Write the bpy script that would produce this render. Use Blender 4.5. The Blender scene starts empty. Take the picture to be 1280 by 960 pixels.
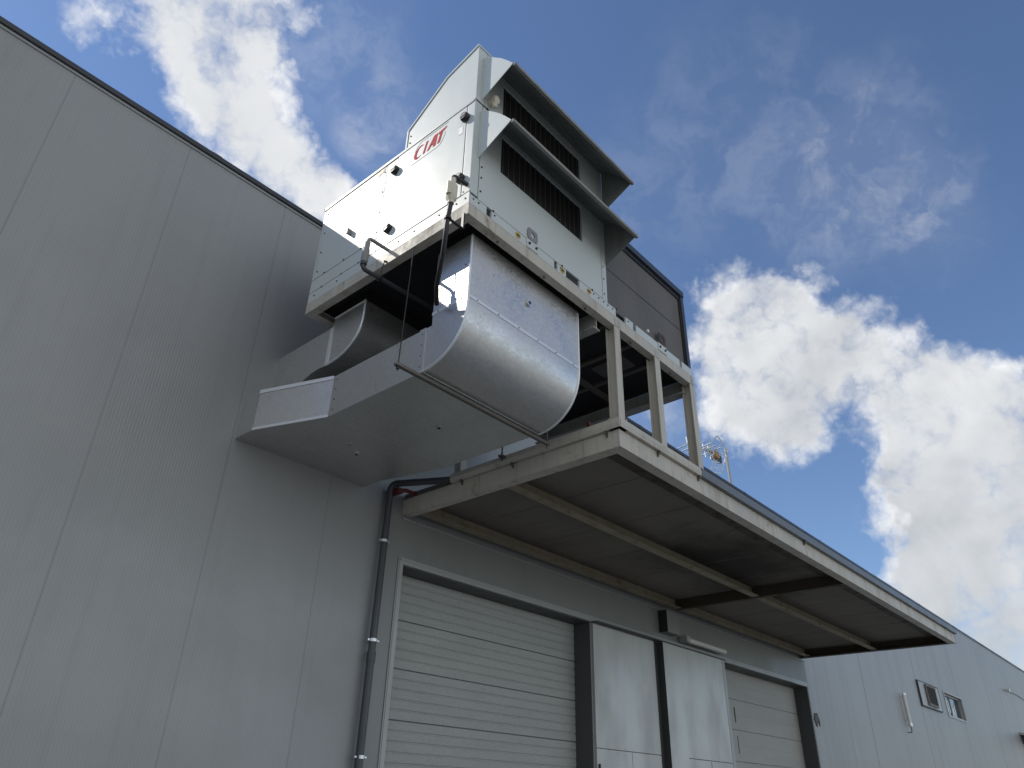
import bpy, bmesh, math, random
from mathutils import Vector, Matrix
random.seed(7)
SC = bpy.context.scene
COL = SC.collection

# ------------------------------------------------------------------ helpers
def tag(o, label, cat, group=None):
    o["label"] = label; o["category"] = cat
    if group: o["group"] = group
    return o

def thing(name, loc, label, cat, group=None):
    o = bpy.data.objects.new(name, None); COL.objects.link(o)
    o.location = loc; o.empty_display_size = .1
    return tag(o, label, cat, group)

def wloc(o):
    p = Vector((0, 0, 0))
    while o is not None:
        p += o.location; o = o.parent
    return p

def obj(name, bm, mat, parent=None, label=None, smooth=False, base=None):
    """One mesh object. Vertices of bm are in world coordinates."""
    off = wloc(parent) if parent is not None else (Vector(base) if base is not None else Vector((0, 0, 0)))
    bmesh.ops.recalc_face_normals(bm, faces=bm.faces[:])
    bmesh.ops.translate(bm, verts=bm.verts[:], vec=-off)
    me = bpy.data.meshes.new(name); bm.to_mesh(me); bm.free()
    mats = mat if isinstance(mat, (list, tuple)) else [mat]
    for m in mats: me.materials.append(m)
    if smooth:
        for p in me.polygons: p.use_smooth = True
        try: me.set_sharp_from_angle(angle=math.radians(38))
        except Exception: pass
    o = bpy.data.objects.new(name, me); COL.objects.link(o)
    if parent is not None: o.parent = parent
    else: o.location = off
    if label: o["label"] = label
    return o

def B(): return bmesh.new()

def box(bm, x0, x1, y0, y1, z0, z1, mi=0):
    vs = [bm.verts.new(p) for p in ((x0,y0,z0),(x1,y0,z0),(x1,y1,z0),(x0,y1,z0),(x0,y0,z1),(x1,y0,z1),(x1,y1,z1),(x0,y1,z1))]
    for f in ((0,3,2,1),(4,5,6,7),(0,1,5,4),(1,2,6,5),(2,3,7,6),(3,0,4,7)):
        fa = bm.faces.new([vs[i] for i in f]); fa.material_index = mi
    return bm

def bbox(bm, x0, x1, y0, y1, z0, z1, r=.004, mi=0):
    """box with bevelled edges"""
    t = bmesh.new(); box(t, x0, x1, y0, y1, z0, z1, mi)
    bmesh.ops.bevel(t, geom=t.edges[:], offset=r, segments=2, affect='EDGES', profile=.7)
    me = bpy.data.meshes.new('t'); t.to_mesh(me); t.free(); bm.from_mesh(me); bpy.data.meshes.remove(me)
    return bm

def prism(bm, pts, axis, a, b, mi=0):
    """extrude polygon pts between a and b on axis. x:(y,z)  y:(x,z)  z:(x,y)"""
    def P(p, v):
        return {'x': (v, p[0], p[1]), 'y': (p[0], v, p[1]), 'z': (p[0], p[1], v)}[axis]
    A = [bm.verts.new(P(p, a)) for p in pts]; C = [bm.verts.new(P(p, b)) for p in pts]
    n = len(pts)
    f = bm.faces.new(A); f.material_index = mi
    f = bm.faces.new(C[::-1]); f.material_index = mi
    for i in range(n):
        f = bm.faces.new((A[i], C[i], C[(i+1) % n], A[(i+1) % n])); f.material_index = mi
    return bm

def loft(bm, sections, cap=True):
    R = [[bm.verts.new(p) for p in s] for s in sections]
    n = len(R[0])
    for a, b in zip(R, R[1:]):
        for i in range(n):
            bm.faces.new((a[i], a[(i+1) % n], b[(i+1) % n], b[i]))
    if cap:
        bm.faces.new(R[0][::-1]); bm.faces.new(R[-1])
    return bm

def tube(bm, pts, r, seg=12, cap=True):
    pts = [Vector(p) for p in pts]
    rings = []
    up = None
    for i, p in enumerate(pts):
        if i == 0: d = pts[1] - p
        elif i == len(pts) - 1: d = p - pts[i-1]
        else: d = (pts[i+1] - p).normalized() + (p - pts[i-1]).normalized()
        d.normalize()
        if up is None:
            up = Vector((0, 0, 1)) if abs(d.z) < .9 else Vector((1, 0, 0))
        s = d.cross(up); s.normalize(); up = s.cross(d); up.normalize()
        rr = r[i] if isinstance(r, (list, tuple)) else r
        rings.append([p + s*rr*math.cos(t) + up*rr*math.sin(t) for t in [2*math.pi*k/seg for k in range(seg)]])
    return loft(bm, rings, cap)

def arc(p0, corner, p1, rad, n=6):
    """polyline p0 -> rounded corner -> p1"""
    p0, c, p1 = Vector(p0), Vector(corner), Vector(p1)
    a = c + (p0-c).normalized()*rad; b = c + (p1-c).normalized()*rad
    return [a.lerp(c, t).lerp(c.lerp(b, t), t) for t in [k/n for k in range(n+1)]]

def cyl(bm, c, axis, r, h, seg=20):
    c = Vector(c); d = Vector(axis).normalized()
    return tube(bm, [c, c + d*h], r, seg)

# ------------------------------------------------------------------ materials
class N:
    def __init__(s, name):
        s.m = bpy.data.materials.new(name); s.m.use_nodes = True
        s.t = s.m.node_tree; s.n = s.t.nodes; s.l = s.t.links
        s.p = s.n['Principled BSDF']
        s.tc = s.n.new('ShaderNodeTexCoord')
        g = s.n.new('ShaderNodeNewGeometry'); s.pos = g.outputs['Position']
    def node(s, t, **k):
        n = s.n.new(t)
        for a, b in k.items(): setattr(n, a, b)
        return n
    def inp(s, sock, v):
        if hasattr(v, 'is_linked') or isinstance(v, bpy.types.NodeSocket): s.l.new(v, sock)
        else: sock.default_value = v
    def math(s, op, a, b=None, c=None, clamp=False):
        n = s.node('ShaderNodeMath', operation=op, use_clamp=clamp)
        for i, v in enumerate((a, b, c)):
            if v is not None: s.inp(n.inputs[i], v)
        return n.outputs[0]
    def noise(s, scale, detail=4, rough=.55, vec=None, stretch=None, dist=0):
        n = s.node('ShaderNodeTexNoise'); n.inputs['Scale'].default_value = scale
        n.inputs['Detail'].default_value = detail; n.inputs['Roughness'].default_value = rough
        n.inputs['Distortion'].default_value = dist
        v = vec or s.pos
        if stretch:
            mp = s.node('ShaderNodeMapping'); mp.inputs['Scale'].default_value = stretch
            s.l.new(v, mp.inputs[0]); v = mp.outputs[0]
        s.l.new(v, n.inputs['Vector']); return n.outputs[0]
    def ramp(s, v, a, b, lo=0., hi=1., smooth=True):
        n = s.node('ShaderNodeMapRange'); n.interpolation_type = 'SMOOTHSTEP' if smooth else 'LINEAR'
        s.inp(n.inputs[0], v); n.inputs[1].default_value = a; n.inputs[2].default_value = b
        n.inputs[3].default_value = lo; n.inputs[4].default_value = hi
        return n.outputs[0]
    def mix(s, f, a, b):
        n = s.node('ShaderNodeMix', data_type='RGBA')
        s.inp(n.inputs[0], f)
        for i, v in ((6, a), (7, b)):
            if isinstance(v, tuple): n.inputs[i].default_value = (*v[:3], 1)
            else: s.l.new(v, n.inputs[i])
        return n.outputs[2]
    def sep(s):
        n = s.node('ShaderNodeSeparateXYZ'); s.l.new(s.pos, n.inputs[0]); return n.outputs
    def bump(s, h, dist=.01, strength=1., prev=None):
        n = s.node('ShaderNodeBump'); n.inputs['Distance'].default_value = dist; n.inputs['Strength'].default_value = strength
        s.l.new(h, n.inputs['Height'])
        if prev is not None: s.l.new(prev, n.inputs['Normal'])
        s.l.new(n.outputs[0], s.p.inputs['Normal']); return n.outputs[0]
    def set(s, col=None, rough=None, metal=None, spec=None):
        for k, v in (('Base Color', col), ('Roughness', rough), ('Metallic', metal), ('Specular IOR Level', spec)):
            if v is None: continue
            if isinstance(v, tuple): v = (*v[:3], 1)
            s.inp(s.p.inputs[k], v)
        return s

def paint(name, col, dirt=None, rough=.45, metal=0., spec=.5, dscale=3., damount=.5, wav=.0, streak=(1, 1, .25), fine=.06):
    k = N(name)
    c2 = dirt or tuple(c*.7 for c in col)
    n1 = k.noise(dscale, 6, .65, stretch=streak)
    f = k.ramp(n1, .5, .78, 0, damount)
    base = k.mix(f, col, c2)
    n2 = k.noise(60, 3, .6)
    base = k.mix(k.ramp(n2, .3, .7, 0, fine, False), base, tuple(c*.4 for c in col))
    k.set(base, k.ramp(n1, .3, .75, rough - .05, rough + .12), metal, spec)
    if wav: k.bump(k.noise(2.2, 2, .5), wav, .5)
    return k.m

# ribbed sandwich panel wall
def wall_material():
    k = N('ribbed_cladding_paint'); X, Y, Z = k.sep()
    # panel joints every 1.115 m
    u = k.math('DIVIDE', k.math('SUBTRACT', X, .632), 1.115)
    fr = k.math('FRACT', k.math('ADD', u, 100.5))
    dj = k.math('MULTIPLY', k.math('ABSOLUTE', k.math('SUBTRACT', fr, .5)), 1.115)
    joint = k.ramp(dj, .0022, .0052, 1, 0)
    rib = k.math('SINE', k.math('MULTIPLY', X, 2*math.pi/.026))
    ribh = k.math('MULTIPLY', k.ramp(rib, -.9, .2, 0, 1), k.math('SUBTRACT', 1., joint))
    pid = k.math('FLOOR', k.math('ADD', u, 100.0))
    wn = k.node('ShaderNodeTexWhiteNoise', noise_dimensions='1D'); k.l.new(pid, wn.inputs['W'])
    n1 = k.noise(.7, 5, .6); n2 = k.noise(9, 4, .6, stretch=(1, 1, .04))
    base = k.mix(k.ramp(n1, .35, .7, 0, .22), (.30, .306, .306), (.255, .26, .258))
    base = k.mix(k.math('MULTIPLY', wn.outputs[0], .12), base, (.34, .345, .345))
    base = k.mix(k.ramp(n2, .5, .8, 0, .26), base, (.19, .194, .19))
    base = k.mix(k.ramp(rib, -1, -.55, .14, 0), base, (.16, .162, .165))
    base = k.mix(k.math('MULTIPLY', joint, .75), base, (.18, .182, .184))
    k.set(base, k.ramp(n1, .3, .7, .42, .55), .25, .5)
    b = k.bump(ribh, .0016, .38)
    b = k.bump(k.noise(.45, 2, .5), .02, .35, prev=b)
    return k.m
def far_wall_material():
    k = N('weathered_ribbed_cladding_paint'); X, Y, Z = k.sep()
    u = k.math('DIVIDE', k.math('SUBTRACT', X, 28.1), 4.46)
    fr = k.math('FRACT', k.math('ADD', u, 100.5))
    dj = k.math('MULTIPLY', k.math('ABSOLUTE', k.math('SUBTRACT', fr, .5)), 4.46)
    joint = k.ramp(dj, .01, .022, 1, 0)
    n1 = k.noise(.5, 5, .6); n2 = k.noise(2.2, 6, .7, stretch=(1, 1, .05)); n3 = k.noise(7, 4, .7, stretch=(1, 1, .03))
    base = k.mix(k.ramp(n1, .35, .7, 0, .3), (.335, .336, .333), (.262, .263, .26))
    base = k.mix(k.ramp(n2, .46, .72, 0, .42), base, (.22, .225, .23))
    base = k.mix(k.ramp(n3, .56, .75, 0, .35), base, (.44, .475, .48))
    base = k.mix(joint, base, (.12, .12, .122))
    k.set(base, .5, .25, .5)
    rib = k.math('SINE', k.math('MULTIPLY', X, 2*math.pi/.052))
    k.bump(rib, .0015, .5)
    return k.m
def galv(name, base=(.62, .612, .60), rough=.28, spot=.75, wavy=.012):
    k = N(name)
    v = k.node('ShaderNodeTexVoronoi'); v.inputs['Scale'].default_value = 55; k.l.new(k.pos, v.inputs['Vector'])
    sv = k.node('ShaderNodeSeparateColor'); k.l.new(v.outputs['Color'], sv.inputs[0])
    n1 = k.noise(1.7, 6, .65); n2 = k.noise(38, 3, .7); n3 = k.noise(5, 5, .7, stretch=(1, 1, .3))
    c = k.mix(k.math('MULTIPLY', sv.outputs[0], .35), base, tuple(b*.72 for b in base))
    c = k.mix(k.ramp(n1, .4, .7, 0, .22), c, tuple(b*.7 for b in base))
    c = k.mix(k.math('MULTIPLY', k.ramp(n2, .60, .70, 0, spot), k.ramp(n3, .42, .62, .15, 1.)), c, tuple(b*.38 for b in base)) if True else k.mix(k.ramp(n2, .57, .68, 0, spot), c, tuple(b*.32 for b in base))
    c = k.mix(k.ramp(n3, .58, .75, 0, .25), c, (.62, .63, .64))
    k.set(c, k.math('ADD', k.ramp(n1, .3, .7, rough-.03, rough+.12), k.math('MULTIPLY', sv.outputs[1], .14)), .86, .5)
    b = k.bump(k.noise(1.6, 2, .4), wavy, .6)
    k.bump(n2, .0008, .5, prev=b)
    return k.m
def rusty(name, col, rust=(.16, .075, .03), lo=.58, hi=.72, amt=.85, scale=4., rough=.5):
    k = N(name)
    n1 = k.noise(scale, 8, .7, dist=.4); n2 = k.noise(2.5, 5, .6, stretch=(1, 1, .3)); n3 = k.noise(26, 5, .75)
    c = k.mix(k.ramp(n2, .4, .7, 0, .45), col, tuple(a*.72 for a in col))
    c = k.mix(k.ramp(n1, lo, hi, 0, amt), c, rust)
    c = k.mix(k.ramp(n3, .6, .75, 0, .3), c, tuple(a*.5 for a in col))
    n4 = k.noise(14, 5, .7, stretch=(1, 1, .07))
    c = k.mix(k.ramp(n4, .52, .70, 0, .65), c, tuple(.5*a + .5*r_*2 for a, r_ in zip((col[0]*.7, col[1]*.62, col[2]*.5), (rust[0]*.5, rust[1]*.5, rust[2]*.5))))
    k.set(c, k.ramp(n1, .4, .7, rough, .8), 0., .4)
    k.bump(n3, .001, .5)
    return k.m
def coil_material():
    k = N('condenser_fin_mesh'); X, Y, Z = k.sep()
    a = k.math('SINE', k.math('MULTIPLY', Z, 2*math.pi/.024)); b = k.math('SINE', k.math('MULTIPLY', X, 2*math.pi/.012))
    n = k.noise(2.2, 5, .6, stretch=(1, 1, .4))
    c = k.mix(k.ramp(n, .35, .7, 0, .6), (.19, .175, .16), (.125, .115, .106))
    c = k.mix(k.ramp(a, -.2, .9, 0, .5), c, (.06, .056, .053))
    k.set(c, .55, .3, .4)
    k.bump(k.math('ADD', a, b), .002, .7)
    return k.m
def shutter_material():
    k = N('embossed_door_skin'); X, Y, Z = k.sep()
    n1 = k.noise(3, 6, .7, stretch=(.5, 1, 3)); n2 = k.noise(120, 2, .5, stretch=(.4, 1, 1)); n3 = k.noise(14, 5, .8, stretch=(1, 1, 1.5))
    c = k.mix(k.ramp(n1, .35, .7, 0, .5), (.40, .41, .39), (.33, .34, .32))
    c = k.mix(k.ramp(n3, .66, .78, 0, .35), c, (.55, .56, .53))
    c = k.mix(k.ramp(n2, .4, .65, 0, .18), c, (.14, .145, .14))
    k.set(c, .55, 0., .4); k.bump(n2, .0012, .6)
    return k.m
def beige_door_material():
    k = N('beige_door_skin')
    n1 = k.noise(2.5, 6, .7, stretch=(.6, 1, 2.5)); n2 = k.noise(110, 2, .5, stretch=(.4, 1, 1)); n3 = k.noise(5, 6, .8, stretch=(1, 1, .5))
    c = k.mix(k.ramp(n1, .35, .7, 0, .5), (.39, .385, .355), (.33, .325, .30))
    c = k.mix(k.ramp(n3, .6, .75, 0, .35), c, (.15, .13, .10))
    k.set(c, .55, 0., .4); k.bump(n2, .001, .5)
    return k.m
def smeared_material():
    k = N('streaked_zinc_sheet')
    n1 = k.noise(1.3, 5, .6, stretch=(1.3, 1, .6)); n2 = k.noise(5, 6, .7, stretch=(1.5, 1, .08))
    c = k.mix(k.ramp(n1, .36, .72, 0, .6), (.52, .515, .49), (.38, .375, .36))
    c = k.mix(k.ramp(n2, .5, .75, 0, .25), c, (.36, .36, .35))
    k.set(c, k.ramp(n1, .3, .7, .38, .55), .35, .5); k.bump(k.noise(1.5, 2, .5), .01, .5)
    return k.m
def white_panel(name='ahu_white_enamel', col=(.56, .60, .585)):
    k = N(name)
    n1 = k.noise(1.3, 4, .6); n2 = k.noise(7, 6, .75, stretch=(1, 1, .35)); n3 = k.noise(3.2, 6, .8)
    c = k.mix(k.ramp(n1, .35, .7, 0, .25), col, tuple(a*.86 for a in col))
    c = k.mix(k.ramp(n2, .6, .8, 0, .25), c, (.45, .43, .36))
    c = k.mix(k.ramp(n3, .68, .8, 0, .35), c, (.50, .44, .32))
    k.set(c, k.ramp(n1, .3, .7, .38, .46), 0., .42)
    k.bump(k.noise(2.4, 2, .5), .006, .5)
    return k.m

def deck_material():
    k = N('sooty_canopy_deck'); X, Y, Z = k.sep()
    n1 = k.noise(.8, 6, .65); n2 = k.noise(9, 5, .7, stretch=(1, .15, 1))
    c = k.mix(k.ramp(n1, .42, .75, 0, .5), (.19, .172, .145), (.115, .10, .082))
    c = k.mix(k.ramp(n2, .5, .75, 0, .3), c, (.10, .09, .075))
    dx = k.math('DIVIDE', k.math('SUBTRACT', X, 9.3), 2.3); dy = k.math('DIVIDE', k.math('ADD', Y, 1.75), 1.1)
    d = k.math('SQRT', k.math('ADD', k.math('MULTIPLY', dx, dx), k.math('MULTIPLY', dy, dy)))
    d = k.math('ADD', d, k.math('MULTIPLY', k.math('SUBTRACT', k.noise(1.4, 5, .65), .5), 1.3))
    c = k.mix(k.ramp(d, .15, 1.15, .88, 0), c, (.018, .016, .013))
    k.set(c, .8, 0., .3); k.bump(n2, .001, .4)
    return k.m
M = dict(
 wall=wall_material(), far=far_wall_material(),
 smooth=paint('smooth_grey_facade_paint', (.25, .253, .247), (.19, .193, .187), .5, .15, dscale=1.2),
 trim=paint('light_grey_trim_paint', (.38, .385, .38), None, .45, .2),
 darktrim=paint('dark_grey_trim_paint', (.055, .057, .06), None, .5, .1),
 reveal=paint('dark_reveal_paint', (.075, .078, .082), None, .5, .1),
 cap=paint('parapet_cap_paint', (.045, .048, .055), None, .4, .3),
 shutter=shutter_material(), beige=beige_door_material(), sheet=smeared_material(),
 white=white_panel(), cream=rusty('shaded_hood_paint', (.21, .22, .215), (.12, .09, .06), .66, .8, .5, 3., .42),  # hood sheet colour darkened to hold the shade under the hoods
 hoodedge=rusty('weathered_hood_lip', (.27, .26, .225), (.13, .09, .05), .5, .75, .6, 5.),
 black=paint('black_plastic', (.014, .014, .015), None, .4),
 rubber=paint('black_canvas', (.012, .012, .012), None, .8),
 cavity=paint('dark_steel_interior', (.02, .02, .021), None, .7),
 bar=paint('galvanised_bars', (.15, .135, .12), None, .55, .3),
 pvc=paint('yellowed_pvc', (.62, .57, .46), (.4, .34, .2), .4),
 greypipe=paint('dark_grey_pipe', (.05, .055, .062), None, .35),
 greypvc=paint('grey_pvc', (.26, .26, .26), None, .4),
 clampm=galv('bright_zinc_clamp', (.72, .73, .75), .25, .1, .0),
 galv=galv('galvanised_duct_steel'), tape=paint('aluminium_foil_tape', (.74, .76, .78), None, .35, .5, fine=.02),
 beam=rusty('cream_beam_paint', (.52, .492, .43), (.17, .09, .045), .58, .74, .8, 3.5),
 under=rusty('steel_frame_paint', (.42, .42, .40), (.2, .11, .05), .64, .8, .6, 3.),
 purlin=rusty('ochre_purlin_paint', (.28, .245, .175), (.13, .08, .04), .5, .75, .6, 3.),
 deck=deck_material(),
 deckold=rusty('canopy_deck_sheet', (.19, .172, .145), (.06, .052, .042), .47, .80, .9, .45, .5),
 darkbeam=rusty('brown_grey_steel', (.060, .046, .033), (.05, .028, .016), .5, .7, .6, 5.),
 cavjoint=paint('deck_joint_grime', (.125, .115, .10), None, .6),
 rust=rusty('rust_brown_steel', (.055, .035, .024), (.11, .05, .02), .5, .7, .8, 6.),
 gutter=paint('grey_gutter_cap', (.16, .165, .168), (.22, .22, .21), .45, .3),
 coil=coil_material(), coilframe=paint('slate_blue_frame', (.05, .06, .078), None, .4, .3),
 red=paint('dark_red_paint', (.12, .012, .014), None, .5), logored=paint('logo_red_ink', (.52, .015, .025), (.52, .04, .04), .65, spec=.12, fine=.0),
 logoline=paint('logo_grey_ink', (.25, .27, .27), None, .4, fine=.0),
 sticker=paint('white_sticker', (.82, .82, .8), None, .4, fine=0), yellow=paint('yellow_sticker', (.55, .38, .08), (.45,.35,.2), .5, dscale=14),
 stain=paint('ochre_stain', (.52, .42, .24), (.66, .62, .5), .5, dscale=12, damount=.9),
 screw=paint('dark_screw', (.03, .03, .03), None, .5), lamp=paint('milky_lamp_cover', (.62, .62, .58), None, .3),
 glass=None, orange=paint('orange_plastic', (.36, .19, .06), None, .5), alu=galv('antenna_aluminium', (.78, .79, .8), .3, .1, 0.),
)
k = N('window_glass'); k.set((.03, .035, .04), .06, 0., .8); M['glass'] = k.m
def ground_material():
    k = N('worn_concrete_yard'); n1 = k.noise(.35, 6, .6); n2 = k.noise(60, 4, .7)
    c = k.mix(k.ramp(n1, .35, .7, 0, .6), (.37, .355, .32), (.29, .28, .25))
    c = k.mix(k.ramp(n2, .4, .7, 0, .5), c, (.42, .40, .365)); k.set(c, .85, 0., .3)
    k.bump(n2, .01, .6); return k.m
M['ground'] = ground_material()

# ------------------------------------------------------------------ ground
b = B(); vs = [b.verts.new(p) for p in ((-400,-400,0),(400,-400,0),(400,400,0),(-400,400,0))]; b.faces.new(vs)
g = obj('ground', b, M['ground']); g['kind'] = 'structure'

# ------------------------------------------------------------------ warehouse
ZR = 7.355
wh = thing('warehouse', (5, 0, 0), 'long grey warehouse clad in finely ribbed metal panels', 'building')
b = B()
box(b, -14, 5.0, 0, .30, 0, ZR); box(b, 5.0, 15.66, 0, .30, 3.79, ZR); box(b, 8.36, 12.05, 0, .30, 0, 3.79)
obj('ribbed_wall', b, M['wall'], wh)
b = B()
box(b, 15.66, 26.35, 0, .30, 0, ZR); box(b, 26.35, 28.32, 0, .30, 0, 4.215); box(b, 26.35, 28.32, 0, .30, 4.85, ZR)
box(b, 28.32, 75, 0, .30, 0, ZR)
obj('weathered_wall', b, M['far'], wh)
b = B(); box(b, -14, 75, .30, 24, ZR-.5, ZR-.32); box(b, -14, -13.7, .3, 24, 0, ZR-.5); box(b, -14, 75, 24, 24.3, 0, ZR-.2); box(b, 74.7, 75, .3, 24, 0, ZR-.5)
obj('roof', b, M['cap'], wh)
# parapet cap in lengths
b = B(); x = -14.0
while x < 75:
    x1 = min(x + 4.0, 75)
    box(b, x+.006, x1-.006, -.035, .36, ZR-.032, ZR+.022)
    box(b, x1-.05, x1+.05, -.038, .362, ZR-.034, ZR+.025) if x1 < 75 else None
    x = x1
obj('parapet_cap', b, M['cap'], wh)
b = B(); box(b, -14, 75, -.012, -.001, ZR-.06, ZR-.033); obj('cap_flashing', b, M['trim'], wh)
# smooth facade around the doors (20 mm proud)
b = B()
box(b, 4.74, 4.926, -.02, -.001, 0, 4.50); box(b, 4.926, 15.72, -.02, -.001, 3.86, 4.28); box(b, 15.66, 15.72, -.02, -.001, 0, 3.86)
obj('smooth_facade', b, M['smooth'], wh)
b = B()
box(b, 4.93, 5.0, -.03, -.001, 0, 3.86); box(b, 5.0, 15.66, -.03, -.001, 3.79, 3.86)
box(b, 4.945, 4.96, -.036, -.03, 0, 3.845); box(b, 4.945, 15.66, -.036, -.03, 3.83, 3.845)
obj('opening_trim', b, M['trim'], wh)
b = B(); box(b, 4.93, 15.72, -.045, -.02, 4.265, 4.28); obj('canopy_flashing', b, M['trim'], wh)
# reveals
b = B(); box(b, 5.0, 8.36, .0, .30, 3.78, 3.79); box(b, 4.99, 5.003, .0, .3, 0, 3.78); box(b, 8.355, 8.368, -.002, .3, 0, 3.78); obj('opening_reveal', b, M['reveal'], wh)
b = B(); box(b, 12.05, 15.66, .0, .30, 3.78, 3.79); box(b, 15.65, 15.664, -.002, .3, 0, 3.78); obj('opening_reveal', b, M['reveal'], wh)

def sectional(name, x0, x1, mat, ribs, label, groove=.009):
    """door leaf made of sections .4855 m high"""
    pts = []; z = 3.7845; h = .4855; y = .262
    prof = [(.30, 3.80), (y, 3.80)]
    while z > 0:
        step = h/ribs
        for r in range(ribs):
            zz = z - r*step
            d = .016 if r == 0 else groove
            w = .007 if r == 0 else .012
            prof += [(y, zz + w), (y + d, zz + w*.3), (y + d, zz - w*.3), (y, zz - w)]
        z -= h
    prof += [(y, 0.), (.30, 0.)]
    b = B(); prism(b, prof, 'x', x0, x1)
    return obj(name, b, mat, wh, label)
d1 = sectional('sectional_door', 5.003, 8.36, M['shutter'], 5, 'grey ribbed sectional door left of the zinc sheets')
d2 = sectional('sectional_door', 12.0, 15.655, M['beige'], 2, 'plain beige sectional door at the far end of the canopy', .002)
b = B()
for zz in (3.30, 2.815, 2.33): box(b, 5.003, 8.36, .2605, .262, zz-.0, zz+.004)
obj('section_joint', b, M['darktrim'], d1)
for q in ((12.9,12.935,2.93,3.17),(12.915,12.93,2.45,2.72)):
    b = B(); box(b, q[0], q[1], .2575, .2605, q[2], q[3]); obj('rust_streak', b, M['rust'], d2)
# zinc sheets / sliding leaf between doors
b = B()
box(b, 8.40, 9.93, -.028, -.001, 2.262, 3.775); obj('zinc_sheet', b, M['sheet'], wh, 'upper zinc sheet beside the grey sectional door')
b = B(); box(b, 8.40, 9.195, -.028, -.001, .02, 2.252); box(b, 9.203, 9.93, -.028, -.001, .02, 2.252); lf = obj('door_leaf', b, M['sheet'], wh, 'double metal door below the left zinc sheet')
b = B(); box(b, 8.43, 8.45, -.05, -.028, 1.9, 2.08); obj('handle', b, M['black'], lf)
b = B(); box(b, 9.93, 10.06, -.006, -.001, 0, 3.775); obj('gap_cover', b, M['darktrim'], wh)
b = B(); box(b, 10.06, 11.90, -.11, -.001, 0, 3.775); pn = obj('sliding_panel', b, M['sheet'], wh, 'raised zinc panel left of the beige sectional door')
b = B(); box(b, 10.056, 10.06, -.108, -.003, 0, 3.77); obj('panel_edge', b, M['darktrim'], pn)
b = B(); box(b, 11.90, 11.985, -.114, -.001, 0, 3.78); obj('edge_post', b, M['trim'], pn)
b = B(); box(b, 10.55, 11.90, -.113, -.11, 2.246, 2.256); box(b, 11.2, 11.208, -.113, -.11, 0, 2.24); obj('leaf_joint', b, M['darktrim'], pn)
b = B(); box(b, 8.36, 12.02, -.13, -.03, 3.775, 3.788); obj('top_track', b, M['darktrim'], wh)

# grille window
w1 = B()
X0, X1, Z0, Z1 = 23.65, 25.62, 4.215, 4.885
def framebars(bm, x0, x1, z0, z1, w, y0, y1):
    box(bm, x0, x1, y0, y1, z1-w, z1); box(bm, x0, x1, y0, y1, z0, z0+w); box(bm, x0, x0+w, y0, y1, z0+w, z1-w); box(bm, x1-w, x1, y0, y1, z0+w, z1-w)
b = B(); box(b, X0+.03, X1-.03, -.045, -.001, Z0+.03, Z1-.03); wa = obj('vent_window', b, M['trim'], wh, 'blanked window with a louvred grille')
b = B(); framebars(b, X0, X1, Z0, Z1, .03, -.05, -.001); obj('frame', b, M['darktrim'], wa)
b = B(); box(b, 24.25, 25.08, -.050, -.045, 4.32, 4.79); lv = obj('louvre', b, M['cavity'], wa)
b = B()
for i in range(9): 
    z = 4.33 + i*.05
    prism(b, [(-.085, z), (-.05, z+.03), (-.05, z+.036), (-.085, z+.006)], 'x', 24.25, 25.08)
framebars(b, 24.2, 25.13, 4.28, 4.83, .05, -.09, -.045)
obj('blade', b, M['bar'], wa)
# open window
b = B(); box(b, 26.35, 28.32, .10, .115, 4.215, 4.85); wb = obj('window', b, M['glass'], wh, 'recessed window with pale sheets')
b = B(); framebars(b, 26.35, 28.32, 4.215, 4.85, .045, .06, .10); box(b, 27.2, 27.25, .07, .10, 4.26, 4.805); framebars(b, 26.30, 28.37, 4.17, 4.895, .045, -.02, -.001); obj('window_frame', b, M['trim'], wb)
for i, (xa, xb, za, zb) in enumerate(((26.80,26.93,4.35,4.72),(27.0,27.12,4.32,4.74),(27.35,27.55,4.30,4.55),(27.62,27.75,4.36,4.66))):
    b = B(); prism(b, [(xa,za),(xb,za+.04),(xb-.02,zb),(xa+.03,zb-.05)], 'y', .093, .099); obj('pale_sheet', b, M['lamp'], wb)  # pale quads just in front of the glass

# rust patch / broken socket at corner
b = B(); prism(b, [(15.78,3.22),(15.85,3.33),(15.98,3.34),(16.06,3.22),(16.04,3.1),(15.96,3.2),(15.88,3.08)], 'y', -.012, -.001)
t = tag(obj('wall_scar', b, M['rust'], base=(15.9, 0, 3.2)), 'rusty torn scar on the wall beside the beige door', 'scar')
# upright light tube
t = thing('tube_light', (21.85, 0, 3.6), 'upright tubular lamp left of the louvred window, cable hanging', 'lamp')
b = B(); tube(b, [(21.9,-.09,3.63),(21.9,-.09,4.30)], .045, 16); obj('tube_cover', b, M['lamp'], t, smooth=True)
b = B(); tube(b, [(21.9,-.09,3.56),(21.9,-.09,3.64)], .05, 16); tube(b, [(21.9,-.09,4.29),(21.9,-.09,4.34)], .05, 16); box(b, 21.86, 21.94, -.05, -.001, 3.7, 4.25); obj('end_cap', b, M['alu'], t, smooth=True)
b = B(); tube(b, [(21.9,-.09,3.56),(21.92,-.09,3.48),(21.88,-.08,3.42),(21.78,-.03,3.42)], .012, 8); obj('cable', b, M['greypipe'], t, smooth=True)
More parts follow.
